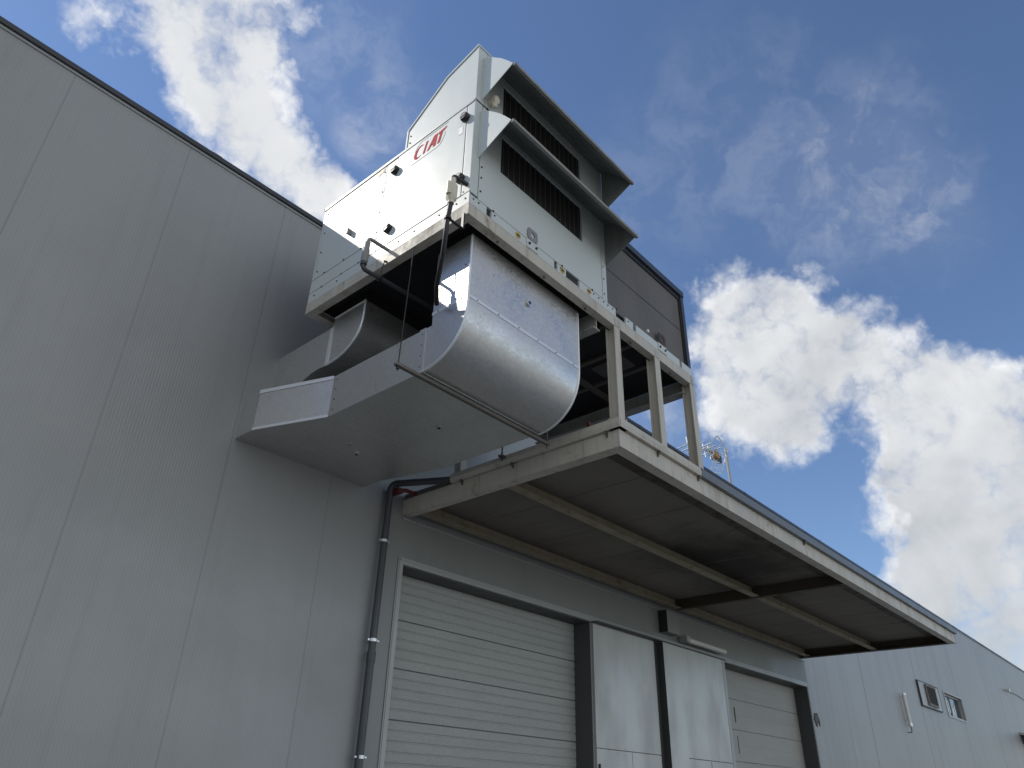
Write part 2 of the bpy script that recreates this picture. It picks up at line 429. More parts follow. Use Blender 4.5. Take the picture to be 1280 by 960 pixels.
# far small lamp with cable, far box
t = thing('wall_spotlight', (36, 0, 5.96), 'tiny spotlight high on the far weathered wall, cable running right', 'lamp')
b = B(); tube(b, [(36,-.02,5.97),(36,-.16,5.95)], [.04,.08], 12); obj('lamp_head', b, M['lamp'], t, smooth=True)
b = B(); tube(b, [(36.05,-.03,5.97),(38.2,-.03,6.02),(41,-.03,5.9)], .015, 6); obj('cable', b, M['trim'], t)
t = thing('wall_awning', (38, 0, 4.2), 'small pale awning at the far right edge of the warehouse', 'awning')
b = B(); prism(b, [(-.001,4.5),(-1.1,4.28),(-1.1,4.22),(-.001,4.42)], 'x', 36.4, 40.5); obj('awning_sheet', b, M['trim'], t)
for xx in (36.6, 40.2):
    b = B(); prism(b, [(-.001,4.42),(-.9,4.24),(-.001,4.1)], 'x', xx, xx+.06); obj('bracket', b, M['darktrim'], t)

# tube lamp + junction duct under canopy
t = thing('strip_light', (11.3, 0, 3.9), 'long white strip light under the canopy above the beige door', 'lamp')
b = B(); tube(b, [(10.78,-.13,3.915),(12.0,-.13,3.915)], .045, 14); obj('diffuser', b, M['lamp'], t, smooth=True)
b = B(); box(b, 10.7, 12.02, -.085, -.021, 3.885, 3.945); box(b, 10.68, 10.78, -.18, -.06, 3.87, 3.96); obj('housing', b, M['trim'], t)
b = B(); bbox(b, 10.14, 10.50, -.17, -.021, 3.93, 4.26); t = tag(obj('duct_box', b, M['smooth'], base=(10.4, 0, 4)), 'square grey duct box hanging under the canopy cross beam', 'box')
b = B(); box(b, 10.134, 10.139, -.168, -.022, 3.935, 4.255); obj('side_shade', b, M['cavity'], t)  # dark plate carries the shade on the box's left side

# ------------------------------------------------------------------ downpipe
t = thing('downpipe', (4.67, -.07, 0), 'dark grey downpipe clamped to the ribbed wall beside the grey door', 'pipe')
b = B()
pts = [(4.95,-.84,4.53)] + arc((4.95,-.84,4.53), (4.685,-.075,4.585), (4.685,-.075,3.9), .09) + [(4.672,-.075,2.83)]
tube(b, pts, .036, 16); obj('upper_pipe', b, M['greypipe'], t, smooth=True)
b = B(); tube(b, [(4.672,-.075,2.83),(4.66,-.075,0.02)], .038, 16); tube(b, [(4.672,-.075,2.76),(4.672,-.075,2.86)], .044, 16); obj('lower_pipe', b, M['greypipe'], t, smooth=True)
for i, z in enumerate((3.95, 2.965, 1.955, .95)):
    b = B(); tube(b, [(4.675,-.075,z-.014),(4.675,-.075,z+.014)], .043, 18); box(b, 4.722, 4.742, -.085, -.065, z-.008, z+.008); box(b, 4.608, 4.628, -.085, -.065, z-.008, z+.008); box(b, 4.66, 4.69, -.04, -.0005, z-.01, z+.01)
    obj('clamp', b, M['clampm'], t, smooth=True)

# ------------------------------------------------------------------ canopy
CF, CL, CR = -2.843, 4.93, 15.66
cn = thing('canopy', (10, -.05, 4.32), 'long flat steel canopy over the warehouse doors, rust stained', 'canopy')
b = B()
prism(b, [(CF,4.32),(CF+.11,4.32),(CF+.11,4.33),(CF+.012,4.33),(CF+.012,4.485),(CF,4.485)], 'x', CL, CR); obj('front_beam', b, M['beam'], cn)
def ypr(b, pts, x0s, y0, y1):   # profile (x,z) extruded along y
    prism(b, [(x0s + p[0], p[1]) for p in pts], 'y', y0, y1)
b = B(); ypr(b, [(0,4.32),(.12,4.32),(.12,4.33),(.012,4.33),(.012,4.485),(0,4.485)], CL-.002, CF+.113, -.003); box(b, CL-.002, CL+.01, CF-.0015, CF+.113, 4.3195, 4.485); obj('end_beam', b, M['beam'], cn, 'left end beam of the canopy')
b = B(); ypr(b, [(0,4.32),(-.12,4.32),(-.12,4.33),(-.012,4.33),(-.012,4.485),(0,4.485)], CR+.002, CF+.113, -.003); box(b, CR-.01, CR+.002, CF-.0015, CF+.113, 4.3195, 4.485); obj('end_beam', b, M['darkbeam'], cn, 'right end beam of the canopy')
b = B()
box(b, 10.50, 10.58, CF+.113, -.14, 4.325, 4.335); box(b, 10.50, 10.515, CF+.113, -.14, 4.335, 4.475)
obj('cross_beam', b, M['darkbeam'], cn)
for y in (-1.40, -.12):
    b = B()
    for xa, xb in ((CL+.125, 10.498), (10.584, CR-.125)):
        prism(b, [(y,4.335),(y-.11,4.335),(y-.11,4.345),(y-.012,4.345),(y-.012,4.475),(y,4.475)], 'x', xa, xb)
        x = xa + .9
        while x < xb:
            box(b, x, x+.012, y-.108, y-.088, 4.30, 4.3345); x += 1.3
    obj('purlin', b, M['purlin'], cn)
b = B(); prism(b, [(CF+.02,4.477),(-.004,4.477),(-.004,4.52),(CF+.02,4.52)], 'x', CL+.015, CR-.015)
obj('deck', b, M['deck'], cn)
b = B()
x = 5.95
while x < 15.5:
    box(b, x, x+.01, CF+.4, -.03, 4.474, 4.4768); x += 1.02
obj('deck_joint', b, M['cavjoint'], cn)
b = B(); box(b, CL+.13, CR-.13, -2.66, -2.45, 4.455, 4.4765); obj('brown_strip', b, M['darkbeam'], cn)  # dark brown strip under the deck, just behind the front beam
# perimeter upper channel (open gutter) left part, grey cap right part
def channel(b, x0, x1, y0, y1, z0, z1, t=.01):
    pass
b = B()
prism(b, [(CF-.035,4.49),(CF+.09,4.49),(CF+.09,4.60),(CF+.08,4.60),(CF+.08,4.50),(CF-.025,4.50),(CF-.025,4.575),(CF-.035,4.575),(CF-.045,4.53)], 'x', CL-.03, 6.33)
ob = obj('front_gutter', b, M['beam'], cn)
b = B(); prism(b, [(CL-.035,4.49),(CL+.09,4.49),(CL+.09,4.60),(CL+.08,4.60),(CL+.08,4.50),(CL-.025,4.50),(CL-.025,4.585),(CL-.035,4.585),(CL-.048,4.53)], 'y', CF-.03, -.78)
obj('end_gutter', b, M['beam'], cn)
b = B(); prism(b, [(CF-.045,4.487),(CF+.3,4.487),(CF+.3,4.56),(CF-.03,4.585),(CF-.045,4.575)], 'x', 6.332, CR+.06); obj('gutter_cap', b, M['gutter'], cn)
b = B(); box(b, CL, CR+.03, CF+.3, -.03, 4.521, 4.545); obj('top_sheet', b, M['gutter'], cn)
for (x, y, s) in ((5.55,CF,0),(6.30,CF,0),(CL,-2.72,1),(CL,-.93,1),(CL,-1.62,1),(8.9,CF,0)):
    b = B()
    if s: box(b, x-.045, x-.003, y-.007, y+.007, 4.455, 4.4885); box(b, x-.018, x-.003, y-.006, y+.006, 4.435, 4.455)
    else: box(b, x-.007, x+.007, y-.04, y-.003, 4.455, 4.4885); box(b, x-.006, x+.006, y-.018, y-.003, 4.435, 4.455)
    obj('gutter_clip', b, M['bar'], cn)
# red pipe offcuts on the canopy
b = B(); tube(b, [(4.745,-.15,4.50),(4.80,-.19,4.52),(4.90,-.2,4.515),(4.97,-.2,4.54)], .022, 10); box(b, 4.70, 4.76, -.19, -.021, 4.47, 4.53)
tag(obj('red_bracket', b, M['red'], base=(4.9,-.1,4.5), smooth=True), 'dark red curved bracket at the wall end of the canopy', 'bracket')
b = B(); tube(b, [(5.075,-2.47,4.56),(4.99,-2.47,4.69)], .022, 10)
tag(obj('red_brace', b, M['red'], base=(5.0,-2.5,4.6), smooth=True), 'short dark red rod on the canopy behind the first post', 'rod')

# ------------------------------------------------------------------ support frame for the unit
FR = thing('support_frame', (5, -2.8, 4.6), 'cream steel support frame with three posts standing on the canopy', 'steel frame')
XL, XR, YF, YB, Z0, Z1 = 2.954, 6.47, -2.843, -.70, 5.587, 5.70
b = B()
prism(b, [(YF,Z0),(YF+.08,Z0),(YF+.08,Z0+.01),(YF+.012,Z0+.01),(YF+.012,Z1-.01),(YF+.08,Z1-.01),(YF+.08,Z1),(YF,Z1)], 'x', XL, XR); obj('front_rail', b, M['beam'], FR)
b = B()
ypr(b, [(0,Z0),(.08,Z0),(.08,Z0+.01),(.012,Z0+.01),(.012,Z1-.01),(.08,Z1-.01),(.08,Z1),(0,Z1)], XL-.001, YF+.083, YB-.083); box(b, XL-.001, XL+.011, YF-.0015, YF+.083, Z0-.0005, Z1-.0005); box(b, XL-.001, XL+.011, YB-.083, YB+.001, Z0-.0005, Z1-.0005); obj('end_rail', b, M['beam'], FR, 'left end rail')
b = B()
ypr(b, [(0,Z0-.09),(-.12,Z0-.09),(-.12,Z0-.08),(-.012,Z0-.08),(-.012,Z1+.0035),(0,Z1+.0035)], XR-.001, YF+.083, YB); obj('end_rail', b, M['under'], FR, 'right end rail')
b = B()
prism(b, [(YB,Z0),(YB-.08,Z0),(YB-.08,Z0+.01),(YB-.012,Z0+.01),(YB-.012,Z1),(YB,Z1)], 'x', XL, XR); obj('rear_rail', b, M['beam'], FR)
for x in (4.72,):
    b = B(); ypr(b, [(0,Z0-.10),(.1,Z0-.10),(.1,Z0-.09),(.056,Z0-.09),(.056,Z1-.02),(.044,Z1-.02),(.044,Z0-.09),(0,Z0-.09)], x, YF+.083, YB-.083); obj('cross_rail', b, M['under'], FR)
def post(x0):
    b = B()
    w, d, t_ = .095, .10, .009
    y0, y1 = YF+.002, YF+.002+d
    box(b, x0, x0+w, y0, y0+t_, 4.55, Z0-.001); box(b, x0, x0+w, y1-t_, y1, 4.55, Z0-.001); box(b, x0+w*.42, x0+w*.52, y0+t_, y1-t_, 4.55, Z0-.001)
    box(b, x0-.03, x0+w+.03, y0-.01, y1+.03, 4.535, 4.55)
    return b
for x in (4.945, 5.665, 6.375):
    obj('post', post(x), M['beam'], FR)
for x in (4.95, 6.375):
    b = B(); bbox(b, x, x+.09, -.86, -.77, 4.55, Z0-.001, .003); obj('rear_post', b, M['under'], FR)

for x in (4.945, 5.665, 6.375):
    for dx in (-.018, .113):
        b = B(); tube(b, [(x+dx,YF+.03,4.5505),(x+dx,YF+.03,4.566)], .010, 6); obj('bolt', b, M['bar'], FR)
    b = B(); box(b, x+.01, x+.085, YF-.0035, YF-.0005, Z0+.01, Z0+.085); obj('weld_plate', b, M['under'], FR)
for x in (3.35, 3.95, 4.55, 5.3, 6.05):
    b = B(); tube(b, [(x,YF+.05,Z0),(x,YF+.05,Z0-.012)], .011, 6); obj('bolt', b, M['bar'], FR)
# ------------------------------------------------------------------ air handling unit
AH = thing('air_handler', (4.7, -1.8, 5.70), 'large white rooftop air handling unit above the canopy with rain hoods', 'air conditioner')
XE = 2.954; XM = 4.85; XC = 6.44
b = B()
box(b, XE+.012, XM-.01, YF+.02, YB-.02, 5.712, 6.88)
prism(b, [(YF+.02,6.88),(YF+.02,7.60),(-2.445,7.485),(-1.96,7.13),(-1.96,6.88)], 'x', XE+.012, XM-.01)
obj('casing_core', b, M['cavity'], AH)
# base rail
b = B(); box(b, XE, XE+.012, YF+.002, YB, 5.703, 5.815); obj('base_rail', b, M['white'], AH, 'end base rail')
b = B()
slots = [(3.155,3.215),(4.03,4.075),(4.20,4.40),(4.985,5.155),(5.29,5.34),(6.19,6.235)]
x = XE + .012
for s0, s1 in slots:
    box(b, x, s0, YF+.0, YF+.02, 5.703, 5.795); box(b, s0, s1, YF+.0, YF+.02, 5.703, 5.711); x = s1
box(b, x, XC, YF+.0, YF+.02, 5.703, 5.795)
obj('base_rail', b, M['white'], AH, 'front base rail with dark slots')
b = B(); box(b, XM, XC, YF+.06, YB-.02, 5.712, 5.80); box(b, XE+.1, XR-.0125, YF+.02, YB-.0125, 5.7045, 5.7115); obj('base_pan', b, M['cavity'], AH)
b = B()
for x in (5.0, 5.45, 5.9): box(b, x, x+.05, YF+.1, YB-.1, 5.675, 5.7035)
box(b, 4.9, 6.35, -1.9, -1.84, 5.66, 5.70)
obj('pan_stiffener', b, M['bar'], AH)
b = B(); box(b, 5.05, 5.4, -1.7, -1.2, 5.688, 5.7035); obj('pan_hatch', b, M['bar'], AH)
b = B(); box(b, 5.6, 5.85, -2.5, -2.1, 5.688, 5.7035); obj('pan_hatch', b, M['bar'], AH)
# end face panels (x = 2.954)
def endpanel(name, y0, y1, z0, z1, label=None, proud=0):
    b = B(); bbox(b, XE-proud, XE+.012, y0, y1, z0, z1, .003); return obj(name, b, M['white'], AH, label)
ep0 = endpanel('lower_strip_panel', -1.685, YB, 5.823, 5.972)
ep1 = endpanel('end_panel', -1.685, YB-.035, 5.98, 6.872)
b = B(); bbox(b, XE, XE+.03, YB-.028, YB, 5.98, 6.872, .003); obj('rear_corner_post', b, M['white'], AH)
ep2 = endpanel('mullion_panel', -1.845, -1.69, 5.823, 6.872)
dr = endpanel('access_door', -2.745, -1.853, 5.823, 6.872, None, .004)
b = B(); bbox(b, XE-.001, XE+.09, YF, -2.752, 5.823, 6.885, .006); obj('corner_post', b, M['white'], AH)
# top edge capping
b = B(); box(b, XE-.008, XE+.012, YF, YB+.01, 6.885, 6.91); box(b, XE-.008, XM, YB-.005, YB+.012, 6.885, 6.91); obj('top_edge', b, M['trim'], AH)
b = B(); box(b, XE-.008, XM, YF+.02, YB, 6.8795, 6.8845); obj('lid', b, M['white'], AH)
# upper box
b = B(); prism(b, [(YF,6.912),(YF,7.612),(-2.445,7.495),(-1.955,7.14),(-1.955,6.912)], 'x', XE, XE+.011); up = obj('upper_end_panel', b, M['white'], AH)
b = B()
prism(b, [(YF-.004,7.612),(-2.445,7.497),(-1.952,7.142),(-1.94,7.15),(-2.44,7.515),(YF-.004,7.632)], 'x', XE-.01, XM+.01)
prism(b, [(-1.953,6.912),(-1.935,6.912),(-1.935,7.15),(-1.953,7.142)], 'x', XE-.008, XM+.01)
obj('sloped_roof', b, M['white'], AH)
b = B(); bbox(b, XE+.012, 3.06, YF, YF+.02, 6.912, 7.60, .003); obj('upper_corner_post', b, M['white'], AH)
# front panels
def fr_panel(bm, x0, x1, z0, z1, hx0, hx1, hz0, hz1, y0, y1):
    box(bm, x0, hx0, y0, y1, z0, z1); box(bm, hx1, x1, y0, y1, z0, z1); box(bm, hx0, hx1, y0, y1, z0, hz0); box(bm, hx0, hx1, y0, y1, hz1, z1)
b = B(); fr_panel(b, 3.052, 4.772, 5.803, 6.885, 3.30, 4.47, 6.295, 6.735, YF+.001, YF+.02); fp = obj('front_panel', b, M['white'], AH, 'lower front panel with louvre opening')
b = B(); fr_panel(b, 3.066, 4.772, 6.915, 7.605, 3.30, 4.47, 6.99, 7.40, YF+.001, YF+.02); fu = obj('front_panel', b, M['white'], AH, 'upper front panel with louvre opening')
b = B(); bbox(b, 4.778, XM, YF-.002, YF+.02, 5.797, 6.86, .003); box(b, XM-.008, XM, YF+.021, -2.2, 5.80, 6.86); obj('divider_post', b, M['white'], AH)
b = B(); bbox(b, 4.778, XM, YF+.0, YF+.02, 6.912, 7.60, .003); obj('upper_divider_post', b, M['white'], AH)
b = B(); box(b, XM-.009, XM, YF+.021, YB, 5.81, 6.88); prism(b, [(YF+.021,6.912),(YF+.021,7.59),(-2.445,7.48),(-1.96,7.13),(-1.96,6.912)], 'x', XM-.009, XM); obj('right_side_panel', b, M['white'], AH)
for (z0, z1, par) in ((6.295, 6.735, fp), (6.99, 7.40, fu)):
    b = B(); box(b, 3.30, 4.47, YF+.021, YF+.03, z0, z1); obj('filter_backing', b, M['black'], par)
    b = B()
    n = 16
    for i in range(n):
        x = 3.335 + i*(1.10/(n-1)); box(b, x, x+.006, YF+.012, YF+.0205, z0+.001, z1-.001)
    obj('louvre_bars', b, M['bar'], par)
# hoods
def hood(z):
    prof = [(YF,z+.0),(-2.93,z-.055),(-3.06,z-.185),(-3.14,z-.285),(-3.206,z-.375)]
    root = AH
    b = B()
    outer = prof; inner = [(p[0]+.006, p[1]-.010) for p in prof]
    poly = outer + inner[::-1]
    prism(b, poly, 'x', 3.026, 4.849)
    prism(b, [(-3.206,z-.375),(-3.222,z-.368),(-3.222,z-.402),(-3.200,z-.402),(-3.200,z-.385)], 'x', 3.026, 4.862)
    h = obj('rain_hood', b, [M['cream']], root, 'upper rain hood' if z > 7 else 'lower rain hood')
    b = B(); box(b, 3.04, 4.860, -3.226, -3.2225, z-.400, z-.370); obj('hood_lip', b, M['hoodedge'], h)
    side = [(YF-.001,z-.004)] + [(p[0], p[1]-.004) for p in prof[1:]] + [(YF-.001,z-.565)]
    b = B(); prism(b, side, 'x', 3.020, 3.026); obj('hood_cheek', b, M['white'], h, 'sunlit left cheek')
    b = B(); prism(b, side, 'x', 4.849, 4.8545); obj('hood_cheek', b, M['cream'], h, 'shaded right cheek')  # right cheek takes the same shade-darkened hood paint
    return h
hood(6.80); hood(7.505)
# sensor under upper hood
b = B(); tube(b, [(3.13,YF-.001,7.0),(3.13,YF-.09,6.97)], [.045,.03], 12); tube(b, [(3.13,YF-.06,7.02),(3.13,YF-.06,6.90)], [.035,.02], 12); obj('vent_cowl', b, M['pvc'], AH, smooth=True)
# condenser
b = B(); box(b, XM+.04, XC-.06, YF+.03, YF+.06, 5.80, 6.755); cf = obj('condenser_coil', b, M['coil'], AH)
b = B(); box(b, XM+.04, XC-.06, YF+.027, YF+.0295, 6.262, 6.272); obj('coil_seam', b, M['screw'], cf)
b = B(); box(b, XM+.001, XC, YF-.01, YF+.06, 6.755, 6.83); box(b, XC-.06, XC, YF+.0005, YF+.06, 5.797, 6.755); box(b, XM+.001, XM+.04, YF+.021, YF+.06, 5.80, 6.755)
obj('condenser_frame', b, M['coilframe'], AH)
b = B(); box(b, XM+.04, XC-.061, YF+.015, YF+.026, 6.70, 6.754); box(b, XC-.085, XC-.0605, YF+.015, YF+.026, 5.80, 6.70); obj('frame_gap', b, M['black'], AH)
b = B(); box(b, XM+.001, XC, YF+.061, YB-.02, 5.80, 6.80); obj('condenser_body', b, M['coilframe'], AH)
for cx in (5.3, 6.0):
    b = B(); tube(b, [(cx,-1.75,6.801),(cx,-1.75,6.95)], [.33,.30], 28); fn = obj('fan_shroud', b, M['coilframe'], AH, smooth=True)
    b = B()
    for r in (.08,.14,.20,.26):
        pts = [(cx+r*math.cos(a), -1.75+r*math.sin(a), 6.958) for a in [2*math.pi*i/24 for i in range(25)]]
        tube(b, pts, .004, 5)
    obj('fan_guard', b, M['bar'], fn)
# latches on door (round handles)
for (y, z) in ((-2.745,6.722),(-1.835,6.70),(-1.845,5.985),(-2.735,6.01)):
    b = B(); tube(b, [(XE-.004,y,z),(XE-.03,y,z)], .045, 20); tube(b, [(XE-.03,y,z),(XE-.048,y,z)], [.045,.036], 20); lt = obj('latch', b, M['black'], AH, smooth=True)
    b = B(); box(b, XE-.052, XE-.0485, y-.03, y+.03, z-.008, z+.008); obj('latch_slot', b, M['greypvc'], lt)
b = B(); bbox(b, XE-.05, XE, -1.26, -1.235, 6.25, 6.31, .005); obj('panel_catch', b, M['greypvc'], AH)
# screws
def sc(y, z, r=.008):
    b = B(); tube(b, [(XE+.003,y,z),(XE-.006,y,z)], r, 7); obj('screw', b, M['screw'], AH)
for z in (6.06, 6.3, 6.55, 6.8): sc(-.77, z); sc(-1.66, z)
for y in (-.9,-1.2,-1.45): sc(y, 5.985); sc(y, 5.818)
for y in (-.8,-1.15,-1.5): sc(y, 5.76)
for y in (-2.0,-2.2,-2.5,-2.6,-2.7,-2.8): sc(y, 5.765)
for y in (-.95,-1.3,-1.6,-1.95,-2.3,-2.62): sc(y, 6.898, .011)
for z in (6.96,7.05): sc(-1.99, z)
for (y, z) in ((-2.77,5.85),(-2.8,5.9),(-2.77,6.0)): sc(y, z, .006)
def sf(x, z, r=.008):
    b = B(); tube(b, [(x,YF+.002,z),(x,YF-.007,z)], r, 7); obj('screw', b, M['screw'], AH)
for z in (5.9, 6.05, 6.17): sf(3.072, z); 
for z in (5.87,6.05,6.2): sf(4.80, z)
for x in (3.0,3.06,3.25,4.12,4.62,4.70,4.78,4.85,4.93,5.2): sf(x, 5.765, .007)
for x in (3.23,4.14,4.60,5.0): sf(x, 5.80, .010)
for x in (3.1,3.5,4.0,4.6): sf(x, 6.898, .01)
# lifting eyes
def eye(x, w, par_mat, nm, lab):
    b = B(); box(b, x-.01, x+w+.01, YF-.008, YF-.0005, 5.71, 5.80); e = obj(nm, b, M['white'], AH, lab)
    b = B(); n = 14
    ri = w*.23; cx, cz = x+w/2, 5.868
    out = []
    for i in range(n):
        a = 2*math.pi*i/n; ca, sa = math.cos(a), math.sin(a)
        s = 1/max(abs(ca), abs(sa)); s = min(s, 1.28)
        out.append((cx+ca*s*w*.5, cz+sa*s*w*.48))
    for yy in (YF-.009, YF-.001):
        pass
    O0 = [b.verts.new((p[0],YF-.010,p[1])) for p in out]; O1 = [b.verts.new((p[0],YF-.002,p[1])) for p in out]
    I = [(cx+ri*math.cos(2*math.pi*i/n), cz+ri*math.sin(2*math.pi*i/n)) for i in range(n)]
    I0 = [b.verts.new((p[0],YF-.010,p[1])) for p in I]; I1 = [b.verts.new((p[0],YF-.002,p[1])) for p in I]
    for i in range(n):
        j = (i+1) % n
        b.faces.new((O0[i],O0[j],I0[j],I0[i])); b.faces.new((O1[i],I1[i],I1[j],O1[j])); b.faces.new((O0[i],O1[i],O1[j],O0[j])); b.faces.new((I0[i],I0[j],I1[j],I1[i]))
    obj('eye_ring', b, par_mat, e)
    for xx in (x+.02, x+w-.02):
        b = B(); tube(b, [(xx,YF-.008,5.755),(xx,YF-.02,5.755)], .012, 6); obj('bolt', b, M['screw'], e)
eye(3.66, .13, M['greypvc'], 'lifting_eye', 'grey lifting eye below the lower louvre')
eye(5.76, .14, M['rust'], 'lifting_eye', 'rusty lifting eye below the coil')
b = B(); tube(b, [(5.60,YF+.03,5.868),(5.60,YF+.01,5.868)], .018, 10); obj('white_plug', b, M['sticker'], AH)
for i, x in enumerate((3.51, 4.115, 4.515)):
    b = B(); tube(b, [(x+.03,YF-.0005,5.752),(x+.03,YF-.0045,5.752)], .032, 18); s = obj('lifting_sticker', b, M['yellow'], AH)
    b = B(); prism(b, [(x+.006,5.752),(x+.03,5.772),(x+.03,5.76),(x+.054,5.76),(x+.054,5.744),(x+.03,5.744),(x+.03,5.732)], 'y', YF-.006, YF-.0046); obj('arrow_mark', b, M['screw'], s)
b = B(); prism(b, [(-2.665,6.655),(-2.715,6.64),(-2.715,6.555),(-2.665,6.57)], 'x', XE-.0065, XE-.0045); obj('white_label', b, M['sticker'], AH)
b = B(); prism(b, [(-1.56,6.80),(-1.66,6.82),(-1.665,6.87),(-1.57,6.865)], 'x', XE-.003, XE-.0005); obj('rust_stain', b, M['stain'], AH)
# wordmark CIAT : u runs from rear to front (-y), v up; italic
def lg(u, v, sh=.28): return (-2.085 - u*.385 - (v-.5)*.155*sh, 6.655 + v*.155)
def poly(bm, pts, d0=.0065, d1=.0045): prism(bm, [lg(*p) for p in pts], 'x', XE-d0, XE-d1)
logo = B()
# C : crescent
outer = []; inner = []
for i in range(17):
    a = math.radians(52 + i*(270-52+40)/16)
    outer.append((.17 + .165*math.cos(a), .47 + .47*math.sin(a)))
    th = .22 + .78*math.sin(math.pi*i/16)**.8
    inner.append((.185 + (.165-.075*th)*math.cos(a), .47 + (.47-.14*th)*math.sin(a)))
for i in range(16):
    poly(logo, [outer[i], outer[i+1], inner[i+1], inner[i]])
poly(logo, [(.35,.06),(.42,.06),(.42,.92),(.35,.92)])
poly(logo, [(.49,.05),(.57,.05),(.68,.60),(.68,.95),(.62,.95)])
poly(logo, [(.68,.95),(.68,.60),(.695,.05),(.785,.05),(.735,.95)])
poly(logo, [(.575,.26),(.70,.26),(.70,.36),(.60,.36)])
poly(logo, [(.84,.05),(.925,.05),(.925,.79),(.84,.79)])
poly(logo, [(.77,.79),(.77,.93),(1.03,1.02),(1.03,.93),(.96,.80)])
lo = obj('wordmark', logo, M['logored'], dr, 'red italic CIAT lettering')
b = B()
def line(pts, w=.005):
    P = [lg(*p, .28) for p in pts]
    for a, c in zip(P, P[1:]):
        d = Vector((c[0]-a[0], c[1]-a[1])); n = Vector((-d.y, d.x)).normalized()*w/2
        prism(b, [(a[0]-n.x,a[1]-n.y),(c[0]-n.x,c[1]-n.y),(c[0]+n.x,c[1]+n.y),(a[0]+n.x,a[1]+n.y)], 'x', XE-.0062, XE-.0045)
line([(.0,-.22),(.90,-.22),(.97,-.14),(1.01,.05),(1.04,.4),(1.03,.62)])
line([(1.04,1.28),(.16,1.25),(.09,1.18),(.03,1.0),(-.01,.7)])
obj('wordmark_outline', b, M['logoline'], dr)

# ------------------------------------------------------------------ main supply duct
DX0, DX1 = 3.16, 4.56
def elbow_curve(cy, cz, ry, rz, n=18, e=2.25):
    out = []
    for i in range(n+1):
        a = math.pi/2*i/n
        c, s = math.cos(a)**(2/e), math.sin(a)**(2/e)
        out.append((cy - ry*c, cz - rz*s))
    return out
D1 = thing('supply_duct', (3.8, -1.4, 4.475), 'big galvanised duct bending from under the unit into the wall, nearest', 'duct')
curve = elbow_curve(-2.20, 4.98, .494, .505)
b = B()
prof = [(-2.694,5.60)] + curve + [(-2.20,4.8755), (-2.297,4.8755), (-2.297,5.60)]
prism(b, prof, 'x', DX0, DX1)
obj('elbow', b, M['galv'], D1, smooth=True)
# straight run and offset: plan sections at top z 4.875 and bottom 4.475
def sec(xl, xr, y, z0=4.475, z1=4.875): return [(xl,y,z0),(xr,y,z0),(xr,y,z1),(xl,y,z1)]
b = B(); loft(b, [sec(DX0,DX1,-2.199), sec(DX0,DX1,-1.045)]); obj('straight_run', b, M['galv'], D1)
b = B(); loft(b, [sec(DX0,DX1,-1.043), sec(2.887,4.39,-.292)]); obj('offset_section', b, M['galv'], D1)
b = B(); loft(b, [sec(2.887,4.39,-.290), sec(2.887,4.39,-.001)]); obj('wall_collar', b, M['galv'], D1)
b = B(); box(b, DX0+.015, DX1-.015, -2.68, -2.31, 5.60, 5.704); obj('canvas_connector', b, M['rubber'], D1)
# seams, beads, tape
for xx in (DX0-.002, DX1+.002):
    b = B(); tube(b, [(xx,)+p for p in ([(-2.694,5.58)] + curve)], .011, 8); obj('folded_seam', b, M['tape'], D1, smooth=True)
b = B()
box(b, DX0-.006, DX1+.006, -2.235, -2.165, 4.469, 4.881); 
obj('joint_flange', b, M['galv'], D1)
b = B(); box(b, DX0-.003, DX1+.003, -2.698, -2.29, 4.972, 5.0); obj('lap_seam', b, M['tape'], D1)
b = B()
def tp(x0, y0, x1, y1, z0, z1):
    loft(b, [[(x0-.006,y0-.002,z0),(x0-.001,y0,z0),(x0-.001,y0,z1),(x0-.006,y0-.002,z1)], [(x1-.006,y1-.002,z0),(x1-.001,y1,z0),(x1-.001,y1,z1),(x1-.006,y1-.002,z1)]])
tp(DX0,-1.043,2.887,-.292,4.845,4.881); obj('foil_tape', b, M['tape'], D1)
b = B(); tp(DX0,-1.043,2.887,-.292,4.470,4.495); obj('foil_tape', b, M['tape'], D1)
b = B(); tube(b, [(3.86,-2.694,5.30),(3.86,-2.712,5.30)], .035, 20); pg = obj('inspection_plug', b, M['clampm'], D1, 'round plug on the duct front', smooth=True)
b = B(); tube(b, [(3.86,-2.712,5.30),(3.86,-2.716,5.30)], .016, 12); obj('plug_centre', b, M['greypipe'], pg)
for (x, y, r) in ((3.90,-1.648,.035),(3.80,-.626,.032),(3.63,-.75,.012)):
    b = B(); tube(b, [(x,y,4.475),(x,y,4.463)], r, 18); pg = obj('inspection_plug', b, M['galv'], D1, smooth=True)
    b = B(); tube(b, [(x,y,4.463),(x,y,4.459)], r*.45, 12); obj('plug_centre', b, M['black'], pg)

b = B(); box(b, DX0+.004, DX1-.004, -1.075, -1.03, 4.4715, 4.4745); obj('lap_seam', b, M['galv'], D1, 'lap seam across the underside')
def rivet(p, ax, r=.0055):
    d = {'x': (-.005,0,0), 'y': (0,-.005,0), 'z': (0,0,-.005)}[ax]
    b = B(); tube(b, [p, tuple(p[i]+d[i] for i in range(3))], r, 7); obj('rivet', b, M['bar'], D1)
for i in range(6): rivet((DX0+.09+i*.245, -2.698, 4.986), 'y')
for i in range(3): rivet((DX0-.003, -2.62+i*.13, 4.986), 'x')
for i in range(4): rivet((DX0-.006, -2.2, 4.53+i*.10), 'x')
for i in range(4): rivet((DX0-.0005, -1.09, 4.53+i*.10), 'x', .006)
for i in range(3): rivet((DX0, -2.64, 5.15+i*.16), 'x', .006)
